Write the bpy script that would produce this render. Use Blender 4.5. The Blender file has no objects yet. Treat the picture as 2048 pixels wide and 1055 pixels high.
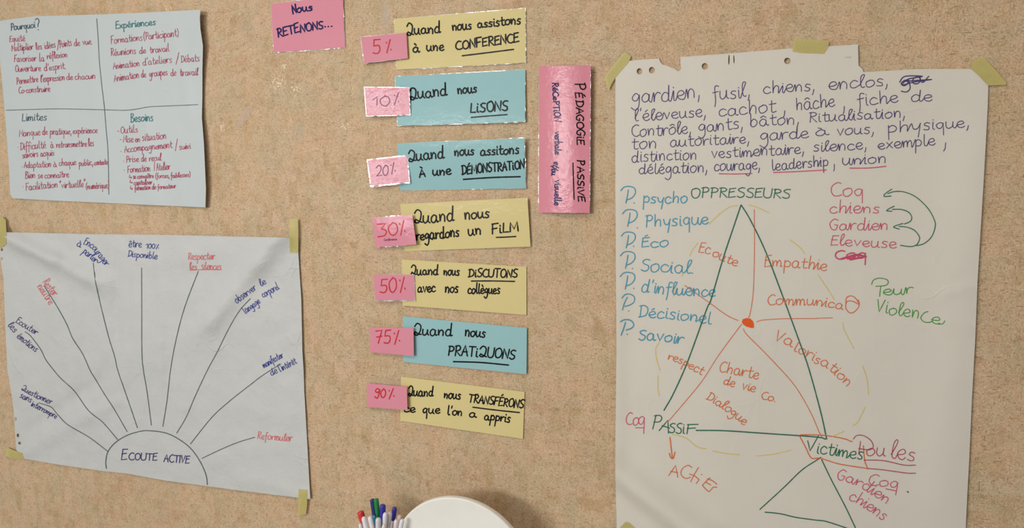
import bpy, bmesh, math, random
from mathutils import Vector, Matrix, noise
from mathutils.geometry import delaunay_2d_cdt
random.seed(7)
C = bpy.context.scene.collection
SC = bpy.context.scene

# ------------------------------------------------------------------ camera
W0, H0, FPX = 2048.0, 1055.0, 1300.0
CX, CY = W0 / 2, H0 / 2
vx = ((-2700 - CX) / FPX, -(430 - CY) / FPX)            # vanishing point of the wall's horizontals
dX = -Vector((vx[0], vx[1], -1)).normalized()          # world +X seen from the camera
v2x = 1100.0
v2y = CY - ((-2700 - CX) * (v2x - CX) + FPX * FPX) / (430 - CY)
dZ = -Vector(((v2x - CX) / FPX, -(v2y - CY) / FPX, -1)).normalized()
if dZ.y < 0: dZ = -dZ
dZ = (dZ - dX * dZ.dot(dX)).normalized()
dY = dZ.cross(dX)
RM = Matrix((dX, dY, dZ))                              # camera vector -> world vector
CAM_D = 1.33
CAM = Vector((0, -CAM_D, 1.5))
cd = bpy.data.cameras.new('camera'); co = bpy.data.objects.new('camera', cd); C.objects.link(co)
cd.sensor_fit = 'HORIZONTAL'; cd.sensor_width = 36; cd.lens = FPX / W0 * 36; cd.clip_start = 0.02
co.matrix_world = Matrix.Translation(CAM) @ RM.to_4x4()
SC.camera = co

def at(px, py, h=0.0):
    """the point at height h in front of the wall that a photograph pixel shows"""
    r = RM @ Vector(((px - CX) / FPX, -(py - CY) / FPX, -1))
    t = (-h - CAM.y) / r.y
    return CAM + r * t

# ------------------------------------------------------------------ light
def lin(c):
    return tuple(((v / 255) / 12.92 if v / 255 <= .04045 else ((v / 255 + .055) / 1.055) ** 2.4) for v in c)
wd = bpy.data.worlds.new('world'); SC.world = wd; wd.use_nodes = True
bg = wd.node_tree.nodes['Background']; bg.inputs[0].default_value = (1.0, 0.985, 0.96, 1); bg.inputs[1].default_value = 0.39

def area(name, loc, tgt, sx, sy, power, col):
    l = bpy.data.lights.new(name, 'AREA'); l.shape = 'RECTANGLE'; l.size = sx; l.size_y = sy; l.energy = power; l.color = col
    o = bpy.data.objects.new(name, l); C.objects.link(o); o.location = loc
    o.rotation_euler = (Vector(tgt) - Vector(loc)).to_track_quat('-Z', 'Y').to_euler()
    return o
area('window_daylight', (-3.0, -5.2, 2.05), (-0.5, 0, 1.5), 2.3, 0.75, 190, (0.985, 1.0, .985))
area('ceiling_lamp_light', (-0.9, -1.5, 2.56), (-0.8, -1.2, 0), 1.2, 0.5, 19, (1.0, 0.96, 0.9))
area('ceiling_lamp_light', (0.75, -1.3, 2.56), (0.75, -1.0, 0), 1.2, 0.3, 5, (1.0, 0.93, 0.82))
SC.view_settings.view_transform = 'Standard'; SC.view_settings.look = 'None'
SC.view_settings.gamma = 1; SC.view_settings.use_curve_mapping = False
SC.view_settings.exposure = -0.35

# ------------------------------------------------------------------ materials
class NT:
    def __init__(s, name):
        s.m = bpy.data.materials.new(name); s.m.use_nodes = True; s.t = s.m.node_tree
        s.b = s.t.nodes['Principled BSDF']; s.out = s.t.nodes['Material Output']
    def n(s, ty, **kw):
        nd = s.t.nodes.new('ShaderNode' + ty)
        for k, v in kw.items():
            if k.startswith('i_'):
                nd.inputs[k[2:].replace('_', ' ')].default_value = v
            else: setattr(nd, k, v)
        return nd
    def l(s, a, b): s.t.links.new(a, b)
    def math(s, op, a, b=None, clamp=False):
        nd = s.n('Math', operation=op); nd.use_clamp = clamp
        for i, v in enumerate((a, b)):
            if v is None: continue
            if hasattr(v, 'links'): s.l(v, nd.inputs[i])
            else: nd.inputs[i].default_value = v
        return nd.outputs[0]
    def ramp(s, fac, stops, interp='LINEAR'):
        nd = s.n('ValToRGB'); nd.color_ramp.interpolation = interp
        e = nd.color_ramp.elements
        while len(e) < len(stops): e.new(0.5)
        for i, (p, c) in enumerate(stops):
            e[i].position = p; e[i].color = (*c, 1) if len(c) == 3 else c
        s.l(fac, nd.inputs[0]); return nd.outputs[0]
    def mix(s, f, a, b, bt='MIX'):
        nd = s.n('Mix', data_type='RGBA', blend_type=bt)
        for i, v in ((0, f), (6, a), (7, b)):
            if hasattr(v, 'links'): s.l(v, nd.inputs[i])
            else: nd.inputs[i].default_value = v if i == 0 else (*v, 1)
        return nd.outputs[2]
    def obj_co(s, scale=(1, 1, 1), world=False):
        tc = s.n('NewGeometry').outputs['Position'] if world else s.n('TexCoord').outputs['Object']
        mp = s.n('Mapping'); mp.inputs['Scale'].default_value = scale; s.l(tc, mp.inputs[0]); return mp.outputs[0]

def mat_cork():
    k = NT('cork')
    pos = k.obj_co(world=True)
    wob = k.n('TexNoise', i_Scale=14.0, i_Detail=2.0); k.l(pos, wob.inputs['Vector'])
    def warp(amt, scale):
        sub = k.n('VectorMath', operation='SUBTRACT'); k.l(wob.outputs['Color'], sub.inputs[0]); sub.inputs[1].default_value = (.5, .5, .5)
        sc_ = k.n('VectorMath', operation='SCALE'); k.l(sub.outputs[0], sc_.inputs[0]); sc_.inputs['Scale'].default_value = amt
        ad = k.n('VectorMath', operation='ADD'); k.l(pos, ad.inputs[0]); k.l(sc_.outputs[0], ad.inputs[1])
        mp = k.n('Mapping'); mp.inputs['Scale'].default_value = scale; k.l(ad.outputs[0], mp.inputs[0]); return mp.outputs[0]
    def vor(vec, dist='CHEBYCHEV', feat='F1', rnd=1.0):
        v = k.n('TexVoronoi', feature=feat, distance=dist); v.inputs['Scale'].default_value = 1.0
        v.inputs['Randomness'].default_value = rnd; k.l(vec, v.inputs['Vector']); return v
    # blocks of bark: upright strips and lying strips
    b1 = vor(warp(.008, (40, 1, 20)), rnd=.85); b2 = vor(warp(.008, (18, 1, 44)), rnd=.9); b3 = vor(warp(.02, (9, 1, 7)))
    s1 = k.n('SeparateColor'); k.l(b1.outputs['Color'], s1.inputs[0])
    s2 = k.n('SeparateColor'); k.l(b2.outputs['Color'], s2.inputs[0])
    s3 = k.n('SeparateColor'); k.l(b3.outputs['Color'], s3.inputs[0])
    big = k.n('TexNoise', i_Scale=3.2, i_Detail=3.0); k.l(pos, big.inputs['Vector'])
    med = k.n('TexNoise', i_Scale=38.0, i_Detail=4.0, i_Roughness=.65); k.l(pos, med.inputs['Vector'])
    fine = k.n('TexNoise', i_Scale=330.0, i_Detail=3.0, i_Roughness=.7); k.l(pos, fine.inputs['Vector'])
    A, B, D, E = lin((205, 178, 144)), lin((199, 169, 132)), lin((212, 181, 151)), lin((199, 179, 148))
    base = k.ramp(s1.outputs[0], [(0, B), (.35, A), (.7, D), (1, E)])
    base2 = k.ramp(s2.outputs[1], [(0, E), (.4, A), (.75, B), (1, D)])
    base = k.mix(.5, base, base2)
    base = k.mix(k.math('MULTIPLY', k.math('SUBTRACT', big.outputs[0], .35, True), 1.1, True), base, k.mix(.5, base, lin((206, 170, 142))))
    # olive stained blocks
    ol = k.math('GREATER_THAN', s1.outputs[2], .90)
    hv = k.n('TexNoise', i_Scale=11.0, i_Detail=4.0, i_Roughness=.6); k.l(warp(.03, (1.3, 1, .8)), hv.inputs['Vector'])
    base = k.mix(k.math('MULTIPLY', k.math('SUBTRACT', hv.outputs[0], .5), 3.2, True), base, lin((186, 172, 140)))
    base = k.mix(k.math('MULTIPLY', k.math('SUBTRACT', .47, hv.outputs[0]), 3.0, True), base, lin((214, 174, 142)))
    base = k.mix(k.math('MULTIPLY', ol, .22), base, lin((168, 140, 88)))
    ol2 = k.math('GREATER_THAN', s2.outputs[0], .94)
    base = k.mix(k.math('MULTIPLY', ol2, .18), base, lin((178, 128, 92)))
    base = k.mix(k.math('MULTIPLY', k.math('SUBTRACT', med.outputs[0], .5), 1.2, True), base, lin((150, 122, 88)))
    base = k.mix(k.math('MULTIPLY', k.math('SUBTRACT', .5, med.outputs[0]), .9, True), base, lin((222, 198, 168)))
    mid = k.n('TexNoise', i_Scale=150.0, i_Detail=3.0, i_Roughness=.7, i_Distortion=1.2); k.l(pos, mid.inputs['Vector'])
    base = k.mix(.8, base, k.ramp(mid.outputs[0], [(.34, (.80, .77, .74)), (.47, (.98, .98, .98)), (.55, (1.02, 1.02, 1.02)), (.68, (1.15, 1.15, 1.15))]), 'MULTIPLY')
    fr = k.ramp(fine.outputs[0], [(.33, (.62, .58, .54)), (.45, (.95, .95, .95)), (.55, (1.04, 1.04, 1.04)), (.68, (1.26, 1.26, 1.26))])
    base = k.mix(.85, base, fr, 'MULTIPLY')
    dark = []
    def dashes(scale, rad, pres, gate, soft=.12, w=.0035):
        v = vor(warp(w, scale), 'EUCLIDEAN')
        sp = k.n('SeparateColor'); k.l(v.outputs['Color'], sp.inputs[0])
        d = k.math('DIVIDE', k.math('SUBTRACT', rad, v.outputs['Distance']), soft, True)
        p = k.math('MULTIPLY', k.math('GREATER_THAN', sp.outputs[0], pres), k.math('ADD', .45, k.math('MULTIPLY', sp.outputs[1], .55)))
        return k.math('MULTIPLY', k.math('MULTIPLY', d, p), gate)
    gh = k.math('MULTIPLY', k.math('GREATER_THAN', s3.outputs[0], .15), k.math('GREATER_THAN', s2.outputs[2], .50))
    gv = k.math('MULTIPLY', k.math('GREATER_THAN', s3.outputs[1], .2), k.math('GREATER_THAN', s1.outputs[1], .55))
    gs = k.math('MULTIPLY', k.math('GREATER_THAN', s3.outputs[2], .25), k.math('SUBTRACT', 1, k.math('MAXIMUM', gh, gv)))
    m = dashes((78, 78, 400), .33, .34, gh, .16, .002)
    m = k.math('MAXIMUM', m, dashes((430, 430, 80), .33, .40, gv, .16, .002))
    m = k.math('MAXIMUM', m, dashes((330, 330, 300), .32, .35, gs, w=.002))
    m = k.math('MAXIMUM', m, k.math('MULTIPLY', dashes((420, 420, 300), .33, .35, k.math('GREATER_THAN', big.outputs[0], .5), w=.002), .8))
    m = k.math('MAXIMUM', m, dashes((50, 50, 260), .30, .84, 1.0, .14, .004))
    m = k.math('MAXIMUM', m, dashes((280, 280, 56), .28, .86, 1.0, .14, .004))
    base = k.mix(k.math('MULTIPLY', m, .62), base, lin((120, 90, 58)))
    lt = k.math('MAXIMUM', dashes((300, 300, 330), .34, .70, k.math('GREATER_THAN', med.outputs[0], .46), w=.002), dashes((80, 80, 420), .32, .6, gh, .16, .003))
    base = k.mix(k.math('MULTIPLY', lt, .38), base, lin((238, 220, 190)))
    # pale scuffs where old tape pulled the varnish away
    scn = k.n('TexNoise', i_Scale=170.0, i_Detail=2.0); k.l(pos, scn.inputs['Vector'])
    for (px, py, r, lo) in ((556, 165, .028, .56), (590, 178, .022, .57), (445, 255, .012, .55), (690, 252, .018, .6), (335, 20, .018, .56), (568, 132, .01, .54)):
        p = at(px, py)
        sb = k.n('VectorMath', operation='DISTANCE'); k.l(pos, sb.inputs[0]); sb.inputs[1].default_value = p
        f = k.math('SUBTRACT', 1, k.math('DIVIDE', sb.outputs['Value'], r), True)
        g = k.math('MULTIPLY', k.math('GREATER_THAN', k.math('ADD', scn.outputs[0], k.math('MULTIPLY', f, .07)), lo + .03), k.math('MULTIPLY', f, 2.0, True))
        base = k.mix(k.math('MULTIPLY', g, .75), base, lin((236, 226, 196)))
    for (px, py, rx, rz, ang, c) in ((483, 240, .011, .034, -.75, (190, 172, 158)), (600, 260, .016, .026, 0, (184, 170, 146)), (770, 30, .012, .045, .05, (188, 172, 160)), (497, 222, .010, .018, -.8, (190, 172, 158))):
        p = at(px, py)
        mp = k.n('Mapping', vector_type='TEXTURE'); k.l(warp(.008, (1, 1, 1)), mp.inputs[0])
        mp.inputs['Location'].default_value = p; mp.inputs['Rotation'].default_value = (0, -ang, 0); mp.inputs['Scale'].default_value = (rx, 1, rz)
        ln = k.n('VectorMath', operation='LENGTH'); k.l(mp.outputs[0], ln.inputs[0])
        base = k.mix(k.math('MULTIPLY', k.math('SUBTRACT', 1.1, ln.outputs['Value'], True), .75, True), base, lin(c))
    base = k.mix(1.0, base, (.905, .90, .89), 'MULTIPLY')
    k.l(base, k.b.inputs['Base Color'])
    k.b.inputs['Roughness'].default_value = .62; k.b.inputs['Specular IOR Level'].default_value = .25
    bp = k.n('Bump'); bp.inputs['Strength'].default_value = .35; bp.inputs['Distance'].default_value = .0006
    hh = k.math('SUBTRACT', fine.outputs[0], m); k.l(hh, bp.inputs['Height']); k.l(bp.outputs[0], k.b.inputs['Normal'])
    return k.m

def mat_paper(name, col, crease=.0012, tint=None):
    k = NT(name); pos = k.obj_co()
    n1 = k.n('TexNoise', i_Scale=7.0, i_Detail=5.0, i_Roughness=.55); k.l(pos, n1.inputs['Vector'])
    n2 = k.n('TexNoise', i_Scale=3.0, i_Detail=2.0, i_Distortion=1.5); k.l(pos, n2.inputs['Vector'])
    n3 = k.n('TexNoise', i_Scale=600.0, i_Detail=2.0); k.l(pos, n3.inputs['Vector'])
    base = k.mix(k.math('SUBTRACT', n1.outputs[0], .25, True), lin(col), lin(tuple(int(c * .975) for c in col)))
    k.l(base, k.b.inputs['Base Color']); k.b.inputs['Roughness'].default_value = .55; k.b.inputs['Specular IOR Level'].default_value = .35
    # creases: sharp ridges of distorted noise, only in places
    rid = k.n('TexVoronoi', feature='DISTANCE_TO_EDGE'); rid.inputs['Scale'].default_value = 9.0
    w = k.n('VectorMath', operation='SCALE'); k.l(n2.outputs['Color'], w.inputs[0]); w.inputs['Scale'].default_value = .35
    ad = k.n('VectorMath', operation='ADD'); k.l(pos, ad.inputs[0]); k.l(w.outputs[0], ad.inputs[1]); k.l(ad.outputs[0], rid.inputs['Vector'])
    e = k.math('SUBTRACT', 1, k.math('DIVIDE', rid.outputs['Distance'], .045), True)
    gate = k.math('MULTIPLY', k.math('SUBTRACT', n1.outputs[0], .53, True), 6, True)
    hgt = k.math('ADD', k.math('MULTIPLY', k.math('MULTIPLY', e, gate), .3), k.math('ADD', k.math('MULTIPLY', n3.outputs[0], .03), k.math('MULTIPLY', n1.outputs[0], 3.4)))
    bp = k.n('Bump'); bp.inputs['Strength'].default_value = .8; bp.inputs['Distance'].default_value = crease
    k.l(hgt, bp.inputs['Height']); k.l(bp.outputs[0], k.b.inputs['Normal'])
    return k.m

def mat_card(name, col, rough=.10, wav=.0005, wscale=60.0, cw=.25):
    k = NT(name); pos = k.obj_co()
    n1 = k.n('TexNoise', i_Scale=30.0, i_Detail=4.0); k.l(pos, n1.inputs['Vector'])
    k.l(k.mix(k.math('MULTIPLY', n1.outputs[0], .5), lin(col), lin(tuple(int(c * .95) for c in col))), k.b.inputs['Base Color'])
    k.b.inputs['Roughness'].default_value = .6; k.b.inputs['Specular IOR Level'].default_value = .2
    k.b.inputs['Coat Weight'].default_value = cw; k.b.inputs['Coat Roughness'].default_value = rough; k.b.inputs['Coat IOR'].default_value = 1.5
    n2 = k.n('TexNoise', i_Scale=wscale, i_Detail=5.0, i_Roughness=.6); k.l(pos, n2.inputs['Vector'])
    bp = k.n('Bump'); bp.inputs['Strength'].default_value = 1.0; bp.inputs['Distance'].default_value = wav
    k.l(n2.outputs[0], bp.inputs['Height']); k.l(bp.outputs[0], k.b.inputs['Coat Normal'])
    return k.m

def mat_film():
    k = NT('clear_laminate_painted_gleams'); pos = k.obj_co()
    n2 = k.n('TexNoise', i_Scale=32.0, i_Detail=2.0); k.l(pos, n2.inputs['Vector'])
    bp = k.n('Bump'); bp.inputs['Distance'].default_value = .004; k.l(n2.outputs[0], bp.inputs['Height'])
    g = k.n('BsdfGlossy', i_Roughness=.12); g.inputs[0].default_value = (1, 1, 1, 1); k.l(bp.outputs[0], g.inputs['Normal'])
    tr = k.n('BsdfTransparent'); tr.inputs[0].default_value = (.97, .98, .98, 1)
    d = k.n('BsdfDiffuse'); d.inputs[0].default_value = (.85, .85, .88, 1)  # white diffuse patches, gleams painted into the clear film
    m1 = k.n('MixShader'); k.l(k.ramp(n2.outputs[0], [(.45, (.15,) * 3), (.66, (.8,) * 3)]), m1.inputs[0]); k.l(tr.outputs[0], m1.inputs[1]); k.l(d.outputs[0], m1.inputs[2])
    m2 = k.n('MixShader'); m2.inputs[0].default_value = .12; k.l(m1.outputs[0], m2.inputs[1]); k.l(g.outputs[0], m2.inputs[2])
    k.l(m2.outputs[0], k.out.inputs[0]); return k.m

def mat_ink(name, col, alpha=.86, gloss=False):
    k = NT('ink_' + name); pos = k.obj_co()
    n1 = k.n('TexNoise', i_Scale=260.0, i_Detail=2.0); k.l(pos, n1.inputs['Vector'])
    k.b.inputs['Base Color'].default_value = (*lin(col), 1); k.b.inputs['Roughness'].default_value = .5
    k.b.inputs['Specular IOR Level'].default_value = .25
    if gloss:
        k.b.inputs['Coat Weight'].default_value = .15; k.b.inputs['Coat Roughness'].default_value = .2; k.b.inputs['Specular IOR Level'].default_value = .1
    k.l(k.math('ADD', alpha - .14, k.math('MULTIPLY', n1.outputs[0], .3), True), k.b.inputs['Alpha'])
    return k.m

def mat_tape():
    k = NT('masking_tape'); pos = k.obj_co()
    n1 = k.n('TexNoise', i_Scale=60.0, i_Detail=4.0); k.l(pos, n1.inputs['Vector'])
    k.l(k.mix(n1.outputs[0], lin((212, 200, 128)), lin((196, 182, 108))), k.b.inputs['Base Color'])
    k.b.inputs['Roughness'].default_value = .5; k.b.inputs['Alpha'].default_value = .62
    mp = k.n('TexNoise', i_Scale=220.0, i_Detail=3.0); k.l(pos, mp.inputs['Vector'])
    bp = k.n('Bump'); bp.inputs['Distance'].default_value = .0006; k.l(mp.outputs[0], bp.inputs['Height']); k.l(bp.outputs[0], k.b.inputs['Normal'])
    return k.m

def mat_plain(name, col, rough=.4, alpha=1.0, coat=0, spec=.5, trans=0, bump=0):
    k = NT(name); pos = k.obj_co()
    n1 = k.n('TexNoise', i_Scale=25.0, i_Detail=3.0); k.l(pos, n1.inputs['Vector'])
    k.l(k.mix(k.math('MULTIPLY', n1.outputs[0], .6), lin(col), lin(tuple(int(c * .94) for c in col))), k.b.inputs['Base Color'])
    k.b.inputs['Roughness'].default_value = rough; k.b.inputs['Alpha'].default_value = alpha
    k.b.inputs['Coat Weight'].default_value = coat; k.b.inputs['Specular IOR Level'].default_value = spec
    k.b.inputs['Transmission Weight'].default_value = trans
    return k.m

M_CORK = mat_cork()
M_SHEET = mat_paper('white_flipchart_paper', (190, 197, 199))
M_SHEET_B = mat_paper('crumpled_flipchart_paper', (193, 194, 193), .0040)
M_SHEET_C = mat_paper('warm_flipchart_paper', (209, 203, 192), .0012)
M_YEL = mat_card('yellow_card', (212, 196, 138)); M_BLU = mat_card('blue_card', (146, 188, 192))
M_PNK = mat_card('pink_card', (214, 138, 155)); M_PNKR = mat_card('pink_card_wavy', (214, 138, 155), .15, .0020, 55.0, .58)
M_PNKV = mat_card('pink_card_streaky', (214, 134, 150), .14, .0014, 70.0, .60)
M_FILM = mat_film(); M_TAPE = mat_tape()
INK = {}
for nm, c, a, g in (('purple', (72, 58, 112), .9, 0), ('crimson', (172, 52, 84), .84, 0), ('teal', (44, 118, 124), .88, 0), ('slate', (62, 84, 92), .88, 0),
                    ('black', (4, 4, 8), 1, 1), ('navy', (26, 20, 84), 1, 1), ('red', (196, 44, 56), .95, 1), ('cyan', (72, 150, 178), .88, 0),
                    ('orange', (212, 108, 62), .88, 0), ('green', (36, 104, 80), .92, 0), ('leaf_green', (66, 146, 56), .92, 0),
                    ('pink', (200, 76, 112), .86, 0), ('yellow', (222, 196, 104), .8, 0), ('ray', (84, 98, 98), .9, 0), ('blue', (44, 56, 140), .9, 0),
                    ('rose', (212, 100, 108), .85, 0), ('violet', (58, 52, 112), .9, 0), ('fill_orange', (222, 88, 30), .97, 0), ('plum', (120, 52, 92), .8, 1)):
    INK[nm] = mat_ink(nm, c, a, bool(g))

# ------------------------------------------------------------------ mesh helpers
def link(name, verts, faces, mat, parent=None, origin=Vector((0, 0, 0)), smooth=False):
    me = bpy.data.meshes.new(name)
    me.from_pydata([tuple(Vector(v) - origin) for v in verts], [], faces); me.update()
    if smooth: me.polygons.foreach_set('use_smooth', [True] * len(me.polygons))
    if mat: me.materials.append(mat)
    o = bpy.data.objects.new(name, me); C.objects.link(o)
    if parent is None: o.location = origin
    else: o.parent = parent
    return o
def tag(o, label, cat, group=None, kind=None):
    if label: o['label'] = label
    if cat: o['category'] = cat
    if group: o['group'] = group
    if kind: o['kind'] = kind
    return o
def inside(p, poly):
    x, y = p; c = False; n = len(poly)
    for i in range(n):
        x1, y1 = poly[i]; x2, y2 = poly[i - 1]
        if (y1 > y) != (y2 > y) and x < (x2 - x1) * (y - y1) / (y2 - y1) + x1: c = not c
    return c
def densify(poly, step):
    out = []
    for i in range(len(poly)):
        a = Vector(poly[i]); b = Vector(poly[(i + 1) % len(poly)]); n = max(1, int((b - a).length / step))
        out += [tuple(a.lerp(b, k / n)) for k in range(n)]
    return out
def fill(outer, holes, step):
    """triangulated flat region in photograph pixels"""
    pts, edges = [], []
    for ring in [outer] + holes:
        s = len(pts); n = len(ring); pts += [Vector(p) for p in ring]; edges += [(s + i, s + (i + 1) % n) for i in range(n)]
    xs = [p[0] for p in outer]; ys = [p[1] for p in outer]
    y = min(ys) + step / 2; k = 0
    while y < max(ys):
        x = min(xs) + step / 2 + (k % 2) * step / 2
        while x < max(xs):
            if inside((x, y), outer) and not any(inside((x, y), h) for h in holes): pts.append(Vector((x, y)))
            x += step
        y += step; k += 1
    v, e, f, *_ = delaunay_2d_cdt(pts, edges, [], 0, 1e-4)
    out = []
    for t in f:
        c = (sum(v[i].x for i in t) / len(t), sum(v[i].y for i in t) / len(t))
        if inside(c, outer) and not any(inside(c, h) for h in holes): out.append(tuple(t))
    return v, out
def surf(px, py, hf, eps=0.0):
    p = at(px, py)
    for _ in range(3): p = at(px, py, hf(p.x, p.z) + eps)
    return p
def circ(x, y, rx, ry=None, n=14, ang=0):
    ry = ry or rx; c, s = math.cos(ang), math.sin(ang)
    return [(x + rx * math.cos(t) * c - ry * math.sin(t) * s, y + rx * math.cos(t) * s + ry * math.sin(t) * c) for t in [2 * math.pi * i / n for i in range(n)]]
def solid(o, t):
    bm = bmesh.new(); bm.from_mesh(o.data)
    for e in bm.edges: e.smooth = not e.is_boundary
    bm.to_mesh(o.data); bm.free()
    # real paper thickness, towards the wall
    m = o.modifiers.new('thickness', 'SOLIDIFY'); m.thickness = t; m.offset = -1
def sheet(name, outer, holes, hf, mat, step=11, thick=.0003, parent=None, origin=None):
    v, f = fill(densify(outer, step), holes, step)
    P = [surf(q.x, q.y, hf) for q in v]
    if origin is None:
        origin = sum(P, Vector()) / len(P)
    fl = []
    for t in f:
        a, b, c = P[t[0]], P[t[1]], P[t[2]]
        fl.append(t if (b - a).cross(c - a).y < 0 else tuple(reversed(t)))
    o = link(name, P, fl, mat, parent, origin, smooth=True)
    if thick: solid(o, thick)
    return o, origin

# ------------------------------------------------------------------ pen strokes
def spline(pts, step=2.0):
    """Catmull-Rom through the points; a doubled point is a corner"""
    runs, cur = [], [pts[0]]
    for p in pts[1:]:
        if p == cur[-1]: runs.append(cur); cur = [p]
        else: cur.append(p)
    runs.append(cur); out = []
    for r in runs:
        if len(r) == 1: continue
        for i in range(len(r) - 1):
            p1, p2 = Vector(r[i]), Vector(r[i + 1])
            p0 = Vector(r[i - 1]) if i else p1 * 2 - p2 if len(r) == 2 else p1 - (p2 - p1) * .5
            p3 = Vector(r[i + 2]) if i + 2 < len(r) else p2 + (p2 - p1) * .5
            n = max(1, int((p2 - p1).length / step)) if len(r) > 2 else max(1, int((p2 - p1).length / 8))
            for k in range(n):
                t = k / n
                out.append(.5 * ((2 * p1) + (p2 - p0) * t + (2 * p0 - 5 * p1 + 4 * p2 - p3) * t * t + (3 * p1 - p0 - 3 * p2 + p3) * t ** 3))
        out.append(Vector(r[-1]))
    q = [out[0]] if out else []
    for p in out[1:]:
        if (p - q[-1]).length > .12: q.append(p)
    if len(q) < 2: q = [Vector(pts[0]), Vector(pts[0]) + Vector((.6, .3))]
    return q
def ribbon(V, F, pts, w, hf, eps):
    q = spline(pts, max(1.2, w * .8)); n = len(q); hw = w / 2; L, R = [], []
    for i, p in enumerate(q):
        a = (q[i] - q[i - 1]).normalized() if i else (q[1] - q[0]).normalized()
        b = (q[i + 1] - q[i]).normalized() if i < n - 1 else a
        t = a + b; t = t.normalized() if t.length > .3 else a
        k = 1 / max(.6, abs(t.dot(a))); g = hw * min(1.3, k) * (1 + .16 * noise.noise(Vector((p.x * .11, p.y * .11, 3))))
        nn = Vector((-t.y, t.x)) * g; L.append(p + nn); R.append(p - nn)
    s = len(V)
    for i in range(n): V.append(surf(L[i].x, L[i].y, hf, eps)); V.append(surf(R[i].x, R[i].y, hf, eps))
    for i in range(n - 1): F.append((s + 2 * i, s + 2 * i + 2, s + 2 * i + 3, s + 2 * i + 1))
    for e, d in ((0, (q[0] - q[1]).normalized()), (n - 1, (q[-1] - q[-2]).normalized())):
        a = math.atan2(d.y, d.x); c = q[e]; s2 = len(V)
        for k in range(5):
            t = a + math.pi / 2 - math.pi * k / 4
            V.append(surf(c.x + hw * math.cos(t), c.y + hw * math.sin(t), hf, eps))
        F.append(tuple(range(s2, s2 + 5)))
G = {}
def g(ch, w, s):
    G[ch] = (w, [[tuple(float(v) for v in p.split(',')) for p in st.split()] for st in s.split(';')])
g('a', 11, '8,8 4,10 0,6 1,1 5,0 8,4 8,9 8,9 8,3 10,0 11.5,1'); g('b', 10, '1,20 1,1 1,1 1,6 5,10 9,6 7,1 3,0 1,2')
g('c', 8.5, '8,8 4,10 0,6 1,1 5,0 9,2'); g('d', 11, '8,8 4,10 0,6 1,1 5,0 8,4 9,20 9,20 8,4 9,0 11,1')
g('e', 9, '0,4 5,5 8,7 6,10 2,9 0,5 2,1 6,0 9,2'); g('f', 7, '8,18 6,20 3,17 3,0 2,-8; 0,9 7,10')
g('g', 9, '8,8 4,10 0,6 2,2 6,3 8,9 8,9 8,-4 4,-9 -1,-6'); g('h', 10, '1,20 1,0 1,0 2,6 5,10 8,8 8,0')
g('i', 3, '1,10 1,1 3,0; 1,15 1.4,14'); g('j', 4, '3,10 3,-6 0,-8; 3,15 3.4,14'); g('k', 9, '1,20 1,0; 7,10 1,4 8,0')
g('l', 4.5, '1,20 1,3 3,0 5,1'); g('m', 14, '0,10 1,0 1,0 2,7 5,10 6,6 6,0 6,0 7,7 10,10 12,6 12,0 14,1')
g('n', 10, '0,10 1,0 1,0 2,7 5,10 8,7 8,0'); g('o', 9.5, '5,10 0,7 1,1 5,0 9,4 8,9 4,10'); g('p', 9.5, '1,10 1,-10; 1,7 5,10 9,6 7,1 1,1')
g('q', 9, '8,8 4,10 0,6 2,1 6,2 8,9 8,9 8,-10'); g('r', 7.5, '0,10 1,0 1,0 2,7 5,10 8,9'); g('s', 7.5, '7,9 3,10 1,7 6,4 6,1 3,0 0,1')
g('t', 7.5, '3,17 3,2 5,0 8,1; 0,10 8,11'); g('u', 10.5, '0,10 0,3 3,0 7,3 8,10 8,10 8,2 10.5,0'); g('v', 8.5, '0,10 4,0 4,0 8,10')
g('x', 8.5, '0,10 8,0; 8,10 0,0'); g('y', 9, '0,10 2,3 6,3 9,10 9,10 6,-9'); g('z', 8, '0,10 8,10 8,10 0,0 0,0 8,0')
g('L0', 4.5, '0,4 4,14 5,19 3,20 1,15 1,3 3,0 5,1')
g('A', 10, '0,0 5,18 5,18 10,0; 1,7 9,7'); g('B', 9.5, '1,18 1,0; 0,18 6,18 8,14 2,10 2,10 9,7 8,1 0,0'); g('C', 10, '10,16 6,18 1,13 0,6 3,1 7,0 11,2')
g('D', 11, '2,18 2,0; 0,17 6,18 11,12 9,3 0,0'); g('E', 8.5, '8.5,18 1,17 1,17 0,0 0,0 8.5,1; 0,9 7,10'); g('F', 8.5, '1,18 0,0; 0,18 9,19; 0,9 7,10')
g('G', 10.5, '10,16 5,18 0,10 3,1 8,1 10,8 10,8 6,8'); g('I', 1, '0,18 0,0'); g('L', 8, '1,18 0,0 0,0 8,0')
g('M', 12, '0,0 1,18 1,18 6,5 6,5 11,18 11,18 12,0'); g('N', 10, '0,0 1,18 1,18 9,0 9,0 10,18'); g('O', 11, '6,18 1,14 1,4 5,0 10,3 11,12 7,18 4,17')
g('P', 9, '2,18 1,0; 0,17 6,18 9,14 7,9 1,8'); g('Q', 12.5, '1,14 5,19 11,15 10,5 6,0 1,2 3,5 8,2 13,1'); g('R', 9.5, '2,18 1,0; 0,17 6,18 9,14 7,10 2,9 2,9 9.5,0')
g('S', 9, '9,17 5,18 1,14 3,10 8,7 8,2 4,0 0,2'); g('T', 10, '0,18 11,18; 5,18 5,0'); g('U', 10, '0,18 0,4 4,0 9,3 10,18'); g('V', 9, '0,18 4,0 4,0 9,18')
g('0', 9, '5,18 0,12 1,3 5,0 9,6 8,15 4,18'); g('1', 6, '0,12 5,18 5,18 5,0'); g('2', 9, '0,14 4,18 8,14 6,7 0,0 0,0 9,1')
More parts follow.
